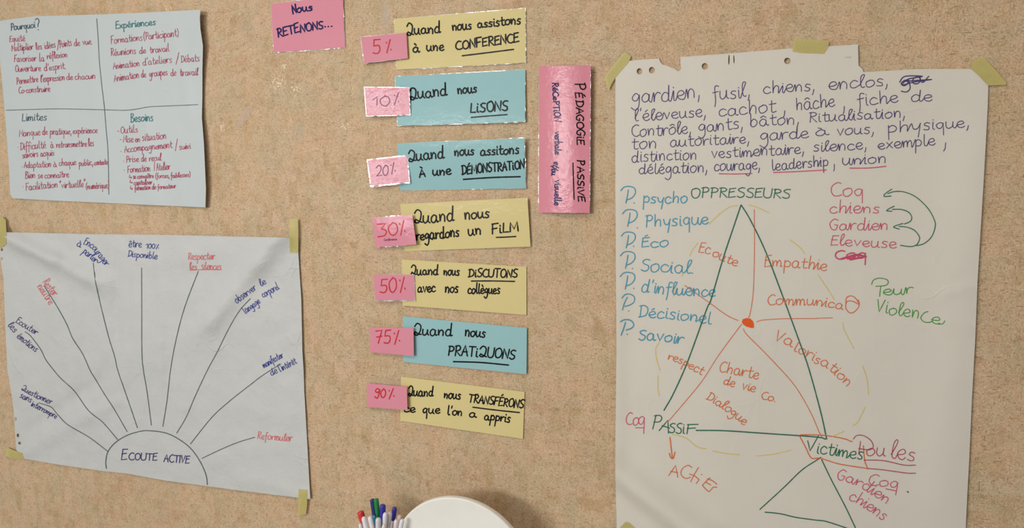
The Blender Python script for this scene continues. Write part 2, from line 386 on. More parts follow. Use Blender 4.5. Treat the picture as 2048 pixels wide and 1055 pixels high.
g('3', 9, '0,18 8,18 8,18 4,11 4,11 9,7 7,1 0,0'); g('5', 9, '9,18 2,18 2,18 1,10 1,10 7,10 8,4 5,0 0,1'); g('7', 9, '0,17 8,18 8,18 3,0; 1,9 8,10')
g('9', 9, '8,16 3,18 0,13 4,10 8,14 8,16 8,16 7,4 4,-1 0,2'); g('%', 10, '9,18 2,-1; 2,15 2.6,14; 9,4 9.6,3')
g(',', 3, '2,2 1,-3 0,-5'); g('.', 2, '0,.8 .8,.2'); g("'", 2.5, '2,20 1,15'); g('-', 6, '0,6 5,6'); g('/', 6, '6,20 0,-4')
g('(', 4, '4,20 0,12 0,3 3,-3'); g(')', 4, '0,20 4,12 3,2 0,-3'); g('?', 7, '0,19 4,22 7,18 4,11 4,5; 4,1 4.4,0'); g('"', 5, '1,20 0,15; 4,20 3,15')
g('~', 7, '1,14 0,4 0,4 6,4; 4,7 6,4 6,4 4,1')     # small hooked arrow
g('e2', 9, '0,3 6,6 6,10 2,10 0,5 2,1 6,0 9,2')
# cards' pen hand: u closed on the o
g('_', 12, '9,8 4,10 0,6 2,1 6,0 9,5 9,9 9,9 10,1 13,0')
AC = {'é': ('e', '3,13 6,16'), 'è': ('e', '2,16 5,13'), 'ê': ('e', '1,13 4,16 7,13'), 'à': ('a', '2,16 5,13'), 'ô': ('o', '1,13 5,16 8,13'), 'â': ('a', '1,13 5,16 8,13'),
      'î': ('i', '-1,14 1,17 4,14'), 'É': ('E', '3,21 6,24'), 'À': ('A', '3,24 6,21')}
for c_, (b_, s_) in AC.items():
    w_, st_ = G[b_]; st_ = [s for s in st_ if not (b_ == 'i' and len(s) == 2 and s[0][1] > 12)]
    G[c_] = (w_, st_ + [[tuple(float(v) for v in p.split(',')) for p in s_.split()]])
JOIN_OUT = ('a', 'c', 'd', 'e', 'h', 'i', 'L0', 'm', 'n', 't', 'u', 'l', 'k'); JOIN_IN = ('i', 'u', 'n', 'm', 'r', 'e', 'v', 'y', 'p', 'L0', 'é')
def word(text, base, h, slant=.06, jit=.35, rng=None, cur=True, asc=1.0):
    """strokes of one word along a baseline given in photograph pixels"""
    rng = rng or random.Random(text + str(int(base[0][0])))
    gap = 2.2; adv = []; x = 0; text = list(text)
    if cur: text = ['L0' if ch == 'l' and rng.random() < .6 else ch for ch in text]
    for ch in text:
        if ch == ' ': adv.append(x); x += 6; continue
        adv.append(x); x += G[ch][0] + gap
    tot = max(1, x - gap)
    if len(base) > 2: bl = spline([tuple(p) for p in base], 3)
    else: bl = [Vector(base[0]).lerp(Vector(base[1]), i / 8) for i in range(9)]
    cum = [0]
    for i in range(1, len(bl)): cum.append(cum[-1] + (bl[i] - bl[i - 1]).length)
    Lb = cum[-1]; sc = h / 10
    def place(u, v):
        s = u / tot * Lb; i = 0
        while i < len(cum) - 2 and cum[i + 1] < s: i += 1
        t = (bl[i + 1] - bl[i]).normalized(); o = bl[i] + t * (s - cum[i])
        up = Vector((t.y, -t.x))
        return o + up * (v * sc) + t * (v * sc * slant)
    out = []
    prev = ''; tail = None; last = None
    for ch, a in zip(text, adv):
        if ch == ' ': prev = ''; continue
        dy = rng.uniform(-.5, .5); k = rng.uniform(.92, 1.08)
        join = cur and prev in JOIN_OUT and ch in JOIN_IN and rng.random() < .85
        for si, st in enumerate(G[ch][1]):
            pr = None; q = []
            for p in st:
                if p == pr: q.append(q[-1]); continue
                vv = p[1] if p[1] < 10 else 10 + (p[1] - 10) * asc
                z = place(a + p[0] + rng.uniform(-jit, jit) * .6, vv * k + dy + rng.uniform(-jit, jit)); q.append((z.x, z.y)); pr = p
            if si == 0:
                if join and last is not None: last += q if ch != 'e' else q
                else: out.append(q); last = q
            else: out.append(q)
        prev = ch
    return out
CR = {'A': (0, 0, 4.909), 'B': (200, 0, 4.909), 'C': (0, 205, 4.909), 'D': (200, 205, 4.909), 'E': (0, 430, 3.297), 'F': (310, 430, 3.297), 'G': (0, 740, 3.348), 'H': (310, 740, 3.348),
      'I': (530, 0, 4.057), 'J': (700, 10, 4.219), 'K': (700, 250, 4.057), 'L': (700, 500, 4.057), 'M': (700, 740, 5.535), 'N': (1060, 110, 3.2),
      'O': (1200, 70, 3.516), 'P': (1600, 70, 3.516), 'Q': (1200, 350, 4.221), 'V': (1600, 350, 4.221), 'R': (1200, 580, 4.221), 'S': (1600, 580, 4.221), 'T': (1200, 805, 4.221), 'U': (1600, 805, 4.221), 'X': (0, 0, 1)}
def cp(c, pts):
    x0, y0, s = CR[c]; return [(x0 + p[0] / s, y0 + p[1] / s) for p in pts]
def nums(s): return [tuple(float(v) for v in p.split(',')) for p in s.split()]
def write(root, origin, hf, color, width, rows, label=None, name='handwriting', eps=.0006, cur=True, asc=1.0):
    """rows: (crop, 'text', x-height, 'x,y x,y') or (crop, None, 0, 'stroke points'); one mesh per line of writing"""
    V, F = [], []
    if len(rows) > 1 and any(q[1] for q in rows):       # every word of a line is a mark of its own
        for q in [[q] for q in rows if q[1]] + [[q for q in rows if not q[1]]]:
            if q: write(root, origin, hf, color, width, q, label, name, eps, cur, asc)
        return
    for (c, text, h, s) in rows:
        pts = cp(c, nums(s))
        if text is None: ribbon(V, F, pts, width, hf, eps)
        else:
            for st in word(text, pts, h / CR[c][2], cur=cur, asc=asc): ribbon(V, F, st, width, hf, eps)
    o = link(name, V, F, INK[color], root, origin)
    if label: o['label'] = label
    return o

# ------------------------------------------------------------------ the room
def box(name, x0, x1, y0, y1, z0, z1, mat, parent=None, origin=Vector((0, 0, 0)), bev=0):
    bm = bmesh.new(); bmesh.ops.create_cube(bm, size=1)
    for v in bm.verts: v.co = Vector((x0 + (v.co.x + .5) * (x1 - x0), y0 + (v.co.y + .5) * (y1 - y0), z0 + (v.co.z + .5) * (z1 - z0))) - origin
    if bev: bmesh.ops.bevel(bm, geom=bm.edges[:], offset=bev, segments=2, affect='EDGES')
    me = bpy.data.meshes.new(name); bm.to_mesh(me); bm.free(); me.materials.append(mat)
    o = bpy.data.objects.new(name, me); C.objects.link(o)
    if parent: o.parent = parent
    else: o.location = origin
    return o
M_FLOOR = mat_plain('grey_floor', (150, 142, 132), .5); M_CEIL = mat_plain('white_ceiling', (225, 224, 220), .8)
M_BASE = mat_plain('white_skirting', (215, 212, 205), .4)
o = box('wall_back', -3.6, 3.0, 0, .12, 0, 2.62, M_CORK); tag(o, 'cork covered wall', None, kind='structure')
o = box('floor', -3.6, 3.0, -5.6, 0.12, -.08, 0, M_FLOOR); o['kind'] = 'structure'
o = box('ceiling', -3.6, 3.0, -5.6, 0.12, 2.62, 2.7, M_CEIL); o['kind'] = 'structure'
o = box('baseboard_back', -3.6, 3.0, -.014, 0, 0, .09, M_BASE, bev=.003); o['kind'] = 'structure'

# ------------------------------------------------------------------ the big sheets
def waves(seed, amp, sc, aniso=(1, 1)):
    def f(x, z): return amp * (noise.noise(Vector((x * sc * aniso[0] + seed, z * sc * aniso[1], seed * 1.7))) + .5 * noise.noise(Vector((x * sc * 2.3 + seed, z * sc * 2.1, 9.1))) + .9)
    return f
def ridge(px1, py1, px2, py2, hgt, wid):
    a, b = at(px1, py1), at(px2, py2); A = Vector((a.x, a.z)); B = Vector((b.x, b.z)); L = (B - A).length; d = (B - A) / L; n = Vector((-d.y, d.x))
    def f(x, z):
        q = Vector((x, z)) - A; s = q.dot(d) / L; e = math.exp(-(q.dot(n) / wid) ** 2)
        t = max(0, min(1, s)); off = (s - t) * L
        return hgt * e * math.exp(-(off / (wid * 1.5)) ** 2)
    return f
def hsum(base, *fs): return lambda x, z: max(.0008, base + sum(f(x, z) for f in fs))

# top left sheet
TL = [(-14, 44), (20, 38.5)] + cp('A', nums('350,158 700,150 1080,138')) + cp('B', nums('500,120 985,95 980,180 985,280 1000,380 1010,450 1005,700 1005,950')) + \
     cp('D', nums('1000,150 1020,400 1040,850 1035,1028 500,1005')) + cp('C', nums('1060,985 500,960 125,938 100,900 92,700 75,450 60,250 38,0')) + [(-2, 95)]
xr = at(400, 200).x
def curl(x, z):
    d = (x - (xr - .085)) / .085
    return .007 * max(0, d) ** 2 * (.75 + .35 * math.sin(z * 16 + 1.2))
zb = at(200, 405).z
hA = hsum(.0022, waves(3, .0022, 9, (1.5, .7)), curl, ridge(350, 40, 362, 160, -.0018, .02), ridge(45, 250, 75, 400, .003, .02), ridge(345, 30, 385, 230, .006, .016), ridge(300, 250, 310, 400, .004, .02), ridge(180, 50, 190, 210, .004, .02), ridge(120, 200, 110, 400, .003, .03), ridge(280, 60, 290, 400, .003, .03))
sA, oA = sheet('flipchart_sheet', TL, [], hA, M_SHEET, 9)
tag(sA, 'white paper sheet divided by a cross into four lists, headed Pourquoi, Expériences, Limites, Besoins', 'paper sheet')
def wA(color, rows, label=None, w=1.2, name='handwriting'): return write(sA, oA, hA, color, w, rows, label, name)
wA('ray', [('A', None, 0, '948,183 960,330 975,600 1000,850 1025,1055'), ('C', None, 0, '1020,0 1040,250 1060,500 1068,900'),
           ('C', None, 0, '60,75 500,62 800,65 1080,72 1232,75 1362,60 1462,42 1700,30 1942,20')], 'thin dark cross line ruled through the sheet', 1.3, 'ruled_line')
wA('slate', [('A', 'Pourquoi', 36, '108,298 345,272'), ('A', None, 0, '345,195 365,180 382,205 372,240 372,262'), ('A', None, 0, '373,292 377,290')], 'dark green heading Pourquoi?', 1.6, 'heading')
wA('teal', [('B', 'Expériences', 38, '155,280 545,245')], 'teal heading Expériences', 1.7, 'heading')
wA('slate', [('C', 'Limites', 42, '218,180 458,172')], 'dark green heading Limites', 1.5, 'heading')
wA('teal', [('D', 'Besoins', 44, '302,192 520,178')], 'teal heading Besoins', 1.6, 'heading')
for rows in (
    [('A', 'Equité', 33, '95,412 245,402')],
    [('A', 'Multiplier', 36, '115,502 325,485'), ('A', 'les', 36, '355,490 412,480'), ('A', 'idées', 36, '440,482 545,462'), ('A', '/', 40, '562,476 580,474'), ('A', 'Points', 38, '588,470 705,445'), ('A', 'de', 34, '730,452 785,445'), ('A', 'vue.', 34, '812,442 905,434')],
    [('A', 'Favoriser', 36, '140,607 355,600'), ('A', 'la', 40, '385,602 432,600'), ('A', 'réflexion', 34, '462,582 660,558')],
    [('A', 'Ouverture', 36, '150,706 400,695'), ('A', "d'esprit.", 36, '435,697 645,672')],
    [('A', 'Permettre', 36, '165,828 375,802'), ('A', "l'expression", 36, '400,808 635,785'), ('A', 'de', 34, '655,787 715,780'), ('A', 'chacun', 34, '735,782 935,770')],
    [('A', 'Co-construire', 34, '185,916 490,898')],
    [('B', 'Formations', 40, '110,430 415,395'), ('B', '(Participant)', 40, '432,392 770,352')],
    [('B', 'Réunions', 40, '108,550 352,525'), ('B', 'de', 36, '388,528 450,522'), ('B', 'travail', 38, '490,522 680,502')],
    [('B', 'Animation', 38, '130,680 388,645'), ('B', "d'ateliers", 38, '420,642 705,612'), ('B', '/', 50, '745,612 778,608'), ('B', 'Débats', 38, '795,612 975,600')],
    [('B', 'Animation', 38, '140,800 385,762'), ('B', 'de', 36, '405,760 450,756'), ('B', 'groupes', 38, '485,757 662,735'), ('B', 'de', 36, '695,746 750,740'), ('B', 'travail', 38, '785,746 962,735')],
    [('C', 'Manque', 38, '188,330 395,318'), ('C', 'de', 38, '415,316 465,315'), ('C', 'pratique,', 36, '490,315 700,312'), ('C', 'expérience', 34, '715,308 955,297')],
    [('C', '.', 36, '178,442 186,441'), ('C', 'Difficulté', 38, '200,465 450,445'), ('C', 'à', 36, '497,445 525,442'), ('C', 'retransmettre', 34, '553,442 850,430'), ('C', 'les', 38, '868,430 920,425')],
    [('C', 'savoirs', 34, '220,545 375,527'), ('C', 'acquis', 34, '398,530 530,517')],
    [('C', '.', 36, '213,632 221,632'), ('C', 'Adaptation', 34, '235,640 500,632'), ('C', 'à', 32, '525,632 555,630'), ('C', 'chaque', 34, '580,622 745,612'), ('C', 'public,', 32, '775,624 912,612'), ('C', 'contexte', 30, '925,614 1055,606')],
    [('C', 'Bien', 36, '248,745 345,740'), ('C', 'se', 34, '372,742 420,740'), ('C', 'connaître', 34, '440,745 675,730')],
    [('C', '.', 42, '222,826 231,826'), ('C', 'Facilitation', 38, '255,860 565,832'), ('C', '"virtuelle"', 36, '585,842 838,826'), ('C', '(numérique)', 34, '845,850 1068,838')],
    [('D', '-', 40, '170,305 190,305'), ('D', 'Outils', 38, '205,305 370,290')],
    [('D', '-', 40, '193,385 213,385'), ('D', 'Mise', 38, '228,390 325,388'), ('D', 'en', 34, '345,388 392,384'), ('D', 'situation', 40, '415,377 650,352')],
    [('D', '.', 40, '204,482 212,482'), ('D', 'Accompagnement', 38, '240,488 708,442'), ('D', '/', 50, '738,455 768,450'), ('D', 'suivi', 34, '778,464 890,452')],
    [('D', '.', 36, '228,575 236,575'), ('D', 'Prise', 36, '258,588 380,580'), ('D', 'de', 36, '405,578 455,576'), ('D', 'recul', 36, '482,574 600,566')],
    [('D', '.', 36, '235,667 243,667'), ('D', 'Formation', 38, '272,688 492,672'), ('D', '/', 34, '528,655 548,650'), ('D', 'Atelier', 38, '555,668 688,656')],
    [('D', '~', 26, '285,745 312,745'), ('D', 'se', 28, '325,748 350,745'), ('D', 'connaître', 26, '365,746 525,738'), ('D', '(forces,', 26, '545,742 680,736'), ('D', 'faiblesses)', 26, '695,740 885,724')],
    [('D', '~', 26, '292,795 320,795'), ('D', 'capitaliser', 26, '332,808 510,800')],
    [('D', '~', 26, '295,855 322,855'), ('D', 'formation', 26, '340,862 495,850'), ('D', 'de', 28, '510,852 550,850'), ('D', 'formateur', 26, '565,850 745,838')]):
    wA('crimson', rows)

# bottom left sheet
BL = [(-7, 463)] + cp('E', nums('42,112 600,125 1088,130')) + cp('F', nums('600,142 945,150 945,250 965,560 972,900')) + \
     cp('H', nums('995,0 1000,150 1020,500 1040,862 500,795')) + cp('G', nums('1105,737 850,690 700,675 400,632 155,590 108,530 100,420 95,300 75,150 50,0')) + cp('E', nums('38,800 28,540 22,420 0,270')) + [(-3, 490)]
hol = [circ(3.2, 499, 2.6, 3.2), circ(3.6, 517, 1.6, 3.6, ang=.1), circ(9.2, 590.5, 2.3, 3)]
hol += [cp('G', circ(105, 325, 7, 13)), cp('G', circ(121, 435, 10, 12)), cp('G', circ(133, 487, 11, 9))]
BLo = [p for p in BL]
hB = hsum(.003, waves(11, .0034, 10, (1.9, .45)), ridge(560, 480, 430, 640, .016, .028), ridge(250, 500, 255, 760, .005, .013), ridge(322, 520, 330, 760, .004, .013), ridge(205, 540, 200, 740, .005, .013), ridge(20, 470, 120, 520, .007, .015), ridge(575, 475, 330, 520, .003, .03), ridge(40, 480, 200, 560, .016, .028), ridge(230, 470, 215, 700, .006, .022),
          ridge(190, 770, 60, 860, -.004, .02), ridge(170, 560, 150, 760, .006, .02), ridge(240, 800, 60, 900, .004, .02), ridge(520, 960, 610, 985, .003, .02), ridge(270, 470, 282, 690, .004, .02), ridge(300, 700, 520, 620, .004, .05))
hol = [h for h in hol if all(inside(p, BLo) for p in h)]
sB, oB = sheet('flipchart_sheet', BL, hol, hB, M_SHEET_B, 7)
tag(sB, 'crumpled white paper sheet with a sunburst of lines around a half circle reading ECOUTE ACTIVE', 'paper sheet')
def wB(color, rows, label=None, w=1.35, name='handwriting'): return write(sB, oB, hB, color, w, rows, label, name, asc=.85)
for rr in (
    [('G', None, 0, '260,218 340,245 385,295 455,365 600,450 722,543')],
    [('X', None, 0, '50,663 60.7,671 80.4,697 91,718 107.5,740 122,756.5 149,782 172,814.5 185,828 206,844.5 236,879.5')],
    [('X', None, 0, '88,571 115.3,615 133.5,648.4 145.6,677 165.3,707.5 180,740 191,758 209,788 230,820.6 254,862.5')],
    [('X', None, 0, '186.5,525.5 191,563.5 203.2,618 216.9,672.6 229,712 235.4,740 253.9,793.8 274.8,855')],
    [('X', None, 0, '283,535.5 283.3,612 283.6,703 286.7,740 294.2,784.8 302.6,849.6')],
    [('X', None, 0, '396.4,542.2 375.2,596.8 361.6,639.3 349.4,690.8 340.8,740 333.9,800 325.5,852')],
    [('X', None, 0, '500.5,596.8 479.8,619.6 458.6,654.4 434.4,703 414.5,740 390.6,790.8 372.7,832.6 353.3,865.4')],
    [('X', None, 0, '561,727.2 525.3,750 501,768.4 459.3,801.2 423.5,834 380.8,887')],
    [('H', None, 0, '315,588 450,525 560,480 668,448')]):
    wB('ray', rr, None, 1.6, 'ray_line')
wB('ray', [('G', None, 0, '712,656 708,610 722,545 770,485 850,435 940,408 1000,404 1105,418 1189,456 1275,521 1340,611 1379,700 1388,765')], None, 1.9, 'half_circle_line')
wB('violet', [('G', 'E', 42, '812,596 848,597'), ('G', 'COUTE', 28, '862,600 1050,602'), ('H', 'ACTIVE', 29, '58,612 228,622')], 'purple words ECOUTE ACTIVE', 2.0)
for col, rows in (
    ('blue', [('E', 'Encourager', 27, '550,190 600,215 640,265 695,335')]), ('blue', [('E', 'à', 28, '505,200 530,212'), ('E', 'parler', 28, '543,245 625,315')]),
    ('blue', [('E', 'être', 28, '848,210 932,212'), ('E', '100%', 19, '960,218 1045,222')]), ('blue', [('E', 'Disponible', 24, '843,272 1035,290')]),
    ('rose', [('E', 'Rester', 28, '280,442 350,535')]), ('rose', [('E', 'neutre', 28, '243,472 325,592')]),
    ('violet', [('E', 'Ecouter', 25, '103,705 235,790')]), ('violet', [('E', 'les', 25, '50,728 92,775'), ('E', 'émotions', 25, '108,805 232,903')]),
    ('rose', [('F', 'Respecter', 27, '218,292 392,292')]), ('rose', [('F', 'les', 25, '228,360 275,358'), ('F', 'silences', 27, '305,358 435,358'), ('F', None, 0, '230,362 300,359 435,359')]),
    ('blue', [('F', 'observer', 28, '540,582 670,488'), ('F', 'le', 25, '700,468 735,450')]), ('blue', [('F', 'langage', 26, '597,650 695,575'), ('F', 'corporel', 26, '715,545 820,485')]),
    ('blue', [('F', 'manifester', 25, '718,1008 848,935')]), ('blue', [('F', 'de', 25, '768,1058 810,1038'), ('F', "l'intérêt", 25, '825,1032 935,975')]),
    ('violet', [('G', 'Questionner', 24, '140,128 230,180 340,228')]), ('violet', [('G', 'sans', 24, '130,182 205,215'), ('G', 'interrompre', 22, '205,238 290,280 372,325')]),
    ('rose', [('H', 'Reformuler', 28, '685,458 915,476')])):
    wB(col, rows, None, 1.4)

# right sheet
TRs = cp('O', nums('108,1055 108,262 150,225 200,182 300,172 415,165 420,180 428,195 442,208 465,213 500,228 530,240 548,254 562,250 570,235 566,200 565,155 900,130 1330,95 1512,88')) + \
      cp('P', nums('200,80 408,65 412,215 425,226 440,240 446,260 600,252 800,240 1000,238 1210,238 1325,345 1320,500 1310,700')) + \
      [(1968, 350), (1955, 563), (1950.6, 675), (1943.5, 805), (1938.8, 911), (1933, 1020), (1929, 1110), (1700, 1135), (1450, 1145), (1236, 1150), (1233.5, 1055), (1230.5, 947), (1231, 852), (1233, 698), (1232, 580), (1231.5, 468)]
holC = [cp('O', circ(278, 255, 20, 22)), cp('O', circ(365, 247, 21, 23)), cp('O', circ(737, 220, 22, 23)), cp('O', circ(907, 173, 5, 36, ang=.03)), cp('O', circ(942, 171, 4, 30, ang=-.03)), cp('O', circ(1318, 182, 23, 23))]
hC = hsum(.0028, waves(23, .0018, 4, (1.2, .7)), ridge(1236, 975, 1345, 1070, -.006, .022), ridge(1225, 930, 1400, 1065, .026, .034), ridge(1236, 400, 1233, 900, .004, .018),
          ridge(1965, 567, 1890, 585, .0018, .006), ridge(1950, 652, 1890, 645, .0016, .006), ridge(1955, 300, 1880, 1000, .004, .04))
sC, oC = sheet('flipchart_sheet', TRs, holC, hC, M_SHEET_C, 11)
tag(sC, 'tall white paper sheet with torn top edge, purple word list and green triangle diagram', 'paper sheet')
def wC(color, rows, label=None, w=1.8, name='handwriting', asc=.72): return write(sC, oC, hC, color, w, rows, label, name, asc=asc)
for rows in (
    [('O', 'gardien,', 62, '225,472 470,463 705,432'), ('O', 'fusil,', 58, '795,460 1055,430'), ('O', 'chiens,', 50, '1150,410 1510,390'), ('P', 'enclos,', 50, '205,385 620,355')],
    [('O', "l'éleveuse,", 48, '245,605 745,572'), ('O', 'cachot', 54, '838,572 1235,540'), ('O', ',', 60, '1285,545 1310,540'), ('O', 'hâche', 52, '1380,530 1651,500'), ('P', ',', 70, '295,520 325,512'), ('P', 'fiche', 52, '405,500 690,470'), ('P', 'de', 44, '785,465 930,462')],
    [('O', 'Contrôle,', 52, '225,715 640,692'), ('O', 'gants,', 50, '695,682 1005,655'), ('O', 'bâton,', 50, '1055,645 1400,622'), ('P', 'Rit', 40, '65,612 200,604'), ('P', 'ualisation,', 44, '205,604 740,578')],
    [('O', 'ton', 48, '225,802 400,795'), ('O', 'autoritaire,', 46, '495,785 1050,757'), ('O', 'garde', 50, '1130,745 1466,722'), ('P', 'à', 42, '115,710 200,700'), ('P', 'vous,', 44, '262,705 520,690'), ('P', 'phy', 48, '615,690 850,668'), ('P', 'sique,', 46, '870,668 1190,645')],
    [('O', 'distinction', 46, '225,892 680,872'), ('O', 'vestimentaire,', 46, '785,866 1435,832'), ('P', 'silence,', 46, '95,820 470,800'), ('P', 'exemple', 44, '550,802 950,772'), ('P', ',', 70, '1003,778 1035,770')],
    [('O', 'délégation,', 46, '275,977 755,962'), ('O', 'courage,', 46, '805,955 1125,943'), ('O', 'leadership', 44, '1210,952 1605,920'), ('P', ',', 60, '232,925 250,920'), ('P', 'union', 46, '300,912 610,898')]):
    wC('purple', rows, None, 1.7)
wC('purple', [('P', 'ga', 46, '715,365 870,330'), ('P', None, 0, '870,330 905,290'), ('P', None, 0, '700,330 740,290 860,290 760,310 720,350 800,330 925,312'), ('P', None, 0, '735,325 830,318 925,312')], 'crossed out purple letters', 2.2)
wC('pink', [('O', None, 0, '837,974 950,976 1068,972'), ('O', None, 0, '1220,966 1400,958 1591,948'), ('P', None, 0, '350,935 480,934 605,922')], 'pink underlines', 2.0, 'underline')
PP = ['175,130 205,100 250,95 290,110 298,150 270,190 225,210', '238,125 232,170 218,235']
def Pstroke(dx, dy, k=1.0):
    r = []
    for s in PP: r.append(('Q', None, 0, ' '.join('%g,%g' % (175 + (x - 175) * k + dx, 95 + (y - 95) * k + dy) for x, y in nums(s))))
    return r
wC('cyan', Pstroke(0, 0) + [('Q', '.', 40, '287,238 294,237'), ('Q', 'psycho', 56, '362,235 735,236')], None, 2.2)
wC('cyan', Pstroke(15, 195) + [('Q', '.', 40, '314,445 321,444'), ('Q', 'Physique', 60, '385,437 915,412')], None, 2.2)
wC('cyan', Pstroke(5, 385, .95) + [('Q', '.', 40, '282,602 289,601'), ('Q', 'Éco', 50, '352,608 575,605')], None, 2.2)
wC('cyan', Pstroke(-3, 550) + [('Q', '.', 40, '273,790 280,789'), ('Q', 'Social.', 66, '345,812 790,830')], None, 2.2)
wC('cyan', Pstroke(-5, 725) + [('Q', '.', 40, '284,957 291,956'), ('Q', "d'influence", 62, '350,985 620,1005 970,1025')], None, 2.2)
wC('cyan', [('R', None, 0, '185,65 215,35 260,35 290,60 285,100 250,125 210,135'), ('R', None, 0, '230,60 205,110 190,165'), ('R', '.', 40, '240,177 247,176'), ('R', 'Décisionel', 60, '325,225 640,245 935,285')], None, 2.2)
wC('cyan', [('R', None, 0, '172,265 210,248 260,255 285,290 265,320 220,335'), ('R', None, 0, '215,270 200,320 178,378'), ('R', '.', 40, '228,373 235,372'), ('R', 'Savoir', 56, '325,420 520,430 695,455')], None, 2.5)
wC('green', [('Q', 'OPPRESSEURS', 51, '768,192 1180,185 1600,198')], None, 2.0)
wC('green', [('Q', None, 0, '1190,252 1140,400 1040,700 935,1055 900,1131 740,1571 620,1841 540,1983'), ('Q', None, 0, '1192,252 1270,380 1400,650 1555,1055 1700,1451 1768,1650 1865,2005 1913,2225'),
            ('T', None, 0, '812,232 1050,235 1400,258 1815,287 1903,305')], 'large dark green triangle outline', 2.5, 'triangle_line')
wC('green', [('T', 'P', 74, '438,218 505,226'), ('T', 'A', 62, '500,232 578,255'), ('T', 'SSi', 54, '582,256 712,258'), ('T', 'F', 52, '732,260 815,262')], None, 2.1)
wC('green', [('U', None, 0, '65,320 85,405 85,405 155,278'), ('U', 'ictimes', 62, '140,425 330,450 525,482')], None, 2.1)
wC('green', [('T', None, 0, '1863,460 1815,492 1700,570 1550,715 1350,898'), ('U', None, 0, '183,480 270,660 380,870 468,1055 500,1120'), ('T', None, 0, '1393,922 1520,935 1650,965 1815,988 1908,1000 2078,1055 2200,1100')], 'small green triangle under Victimes', 2.2, 'triangle_line')
wC('green', [('V', None, 0, '740,155 800,138 880,142 980,185 1080,280 1135,380 1140,440 1110,520 1050,575 985,595'), ('V', None, 0, '775,118 740,140 708,168 712,180 768,176'),
             ('V', None, 0, '780,288 860,290 920,315 943,355 930,390 880,412'), ('V', None, 0, '795,262 760,278 732,300 775,304'),
             ('V', None, 0, '835,432 900,438 965,465 1008,520 1000,565 975,592 930,602 848,592'), ('V', None, 0, '868,408 825,420 790,438 838,455')], 'three curved green arrows', 1.9, 'arrow_line')
wC('orange', [('Q', None, 0, '1302,290 1304,600 1290,1055 1293,971 1290,1060 1268,1161 1252,1201'.replace('1290,1055 1293,971 1290,1060', '1294,971'))], None, 1.5, 'spoke_line')
wC('orange', [('Q', None, 0, '715,930 905,1055 920,1081 1070,1181 1165,1226'.replace('905,1055 920,1081', '912,1068'))], None, 1.5, 'spoke_line')
wC('orange', [('R', None, 0, '1322,268 1370,252 1550,240 1815,238 1838,236 1963,233')], None, 1.5, 'spoke_line')
wC('orange', [('R', None, 0, '1195,285 1000,550 850,780 620,1055 580,1102')], None, 1.5, 'spoke_line')
wC('orange', [('R', None, 0, '1210,325 1240,375 1400,535 1600,750 1700,890 1790,1055 1843,1180 1873,1240')], None, 1.5, 'spoke_line')
v_, f_ = fill(cp('R', [(1197, 268), (1205, 245), (1235, 234), (1268, 238), (1292, 262), (1300, 290), (1298, 318), (1275, 318), (1240, 308), (1212, 292)]), [], 6)
o = link('centre_dot', [surf(q.x, q.y, hC, .0005) for q in v_], f_, INK['fill_orange'], sC, oC); o['label'] = 'filled orange dot'
for col, rows in (
    ('orange', [('Q', 'Ec', 50, '832,650 925,668'), ('Q', 'oute', 46, '945,680 1040,725 1150,772')]), ('orange', [('Q', 'Empathie', 54, '1390,770 1600,775 1912,805')]),
    ('orange', [('R', 'Communica', 48, '1415,122 1640,125 1850,130 2050,165'), ('R', None, 0, '2075,115 2090,92 2130,92 2160,105 2185,118 2180,100 2150,60 2115,47 2080,65 2075,120 2075,150 2100,185 2130,190 2165,165 2188,125 2180,80')]),
    ('orange', [('R', 'Va', 54, '1468,415 1618,478'), ('R', 'lori', 50, '1632,505 1800,592'), ('S', 'sation', 50, '115,612 230,660 400,815')]),
    ('orange', [('R', 'respect', 42, '570,582 700,630 855,715')]), ('orange', [('R', 'Charte', 54, '1005,685 1335,750')]),
    ('orange', [('R', 'de', 42, '1040,790 1130,818'), ('R', 'vie', 44, '1195,832 1305,860'), ('R', 'Co.', 40, '1360,915 1480,942')]),
    ('orange', [('R', 'Dialogue', 44, '895,915 1050,1010 1215,1140')]), ('orange', [('T', 'AC', 60, '578,612 752,640'), ('T', None, 0, '830,545 795,605 765,665'), ('T', None, 0, '755,600 800,618 836,648 836,648 812,680'), ('T', None, 0, '856,603 860,605')]),
    ('leaf_green', [('V', None, 0, '605,922 620,885 670,868 730,880 745,905 720,930 640,938'), ('V', None, 0, '683,935 676,980 672,1022'), ('V', 'eur', 50, '705,1010 950,1000')]),
    ('leaf_green', [('S', 'Vi', 58, '640,180 740,190'), ('S', 'olen', 60, '750,205 1005,235'), ('S', None, 0, '1080,180 1050,190 1020,230 1040,262 1080,272 1120,262'), ('S', 'e', 58, '1105,270 1175,288'), ('S', None, 0, '1170,286 1205,282 1222,258')]),
    ('pink', [('V', 'Coq', 64, '262,180 535,172')]), ('pink', [('V', 'chiens', 56, '252,320 670,318')]), ('pink', [('V', 'Gardien', 53, '250,462 745,460')]), ('pink', [('V', 'Eleveuse', 50, '262,590 500,600 812,615')]),
    ('pink', [('T', 'Co', 66, '218,186 325,188'), ('T', 'q', 70, '322,190 378,190'), ('T', None, 0, '300,210 365,210')]),
    ('crimson', [('U', None, 0, '450,305 480,275 540,278 600,320 618,370 590,395 540,392 495,385'), ('U', None, 0, '510,325 505,370 495,432'), ('U', 'ou', 66, '560,440 720,450'), ('U', 'les', 80, '765,470 965,488'), ('U', None, 0, '540,482 700,487 880,525 975,525'), ('U', None, 0, '570,553 700,565 900,592 975,593')]),
    ('pink', [('U', 'Coq', 52, '578,690 825,722'), ('U', None, 0, '725,725 815,743')]), ('pink', [('U', 'Gardien', 52, '305,642 480,700 735,852')]), ('pink', [('U', 'chiens', 56, '412,812 560,895 700,995')])):
    wC(col, rows, None, 1.8, asc=.9)
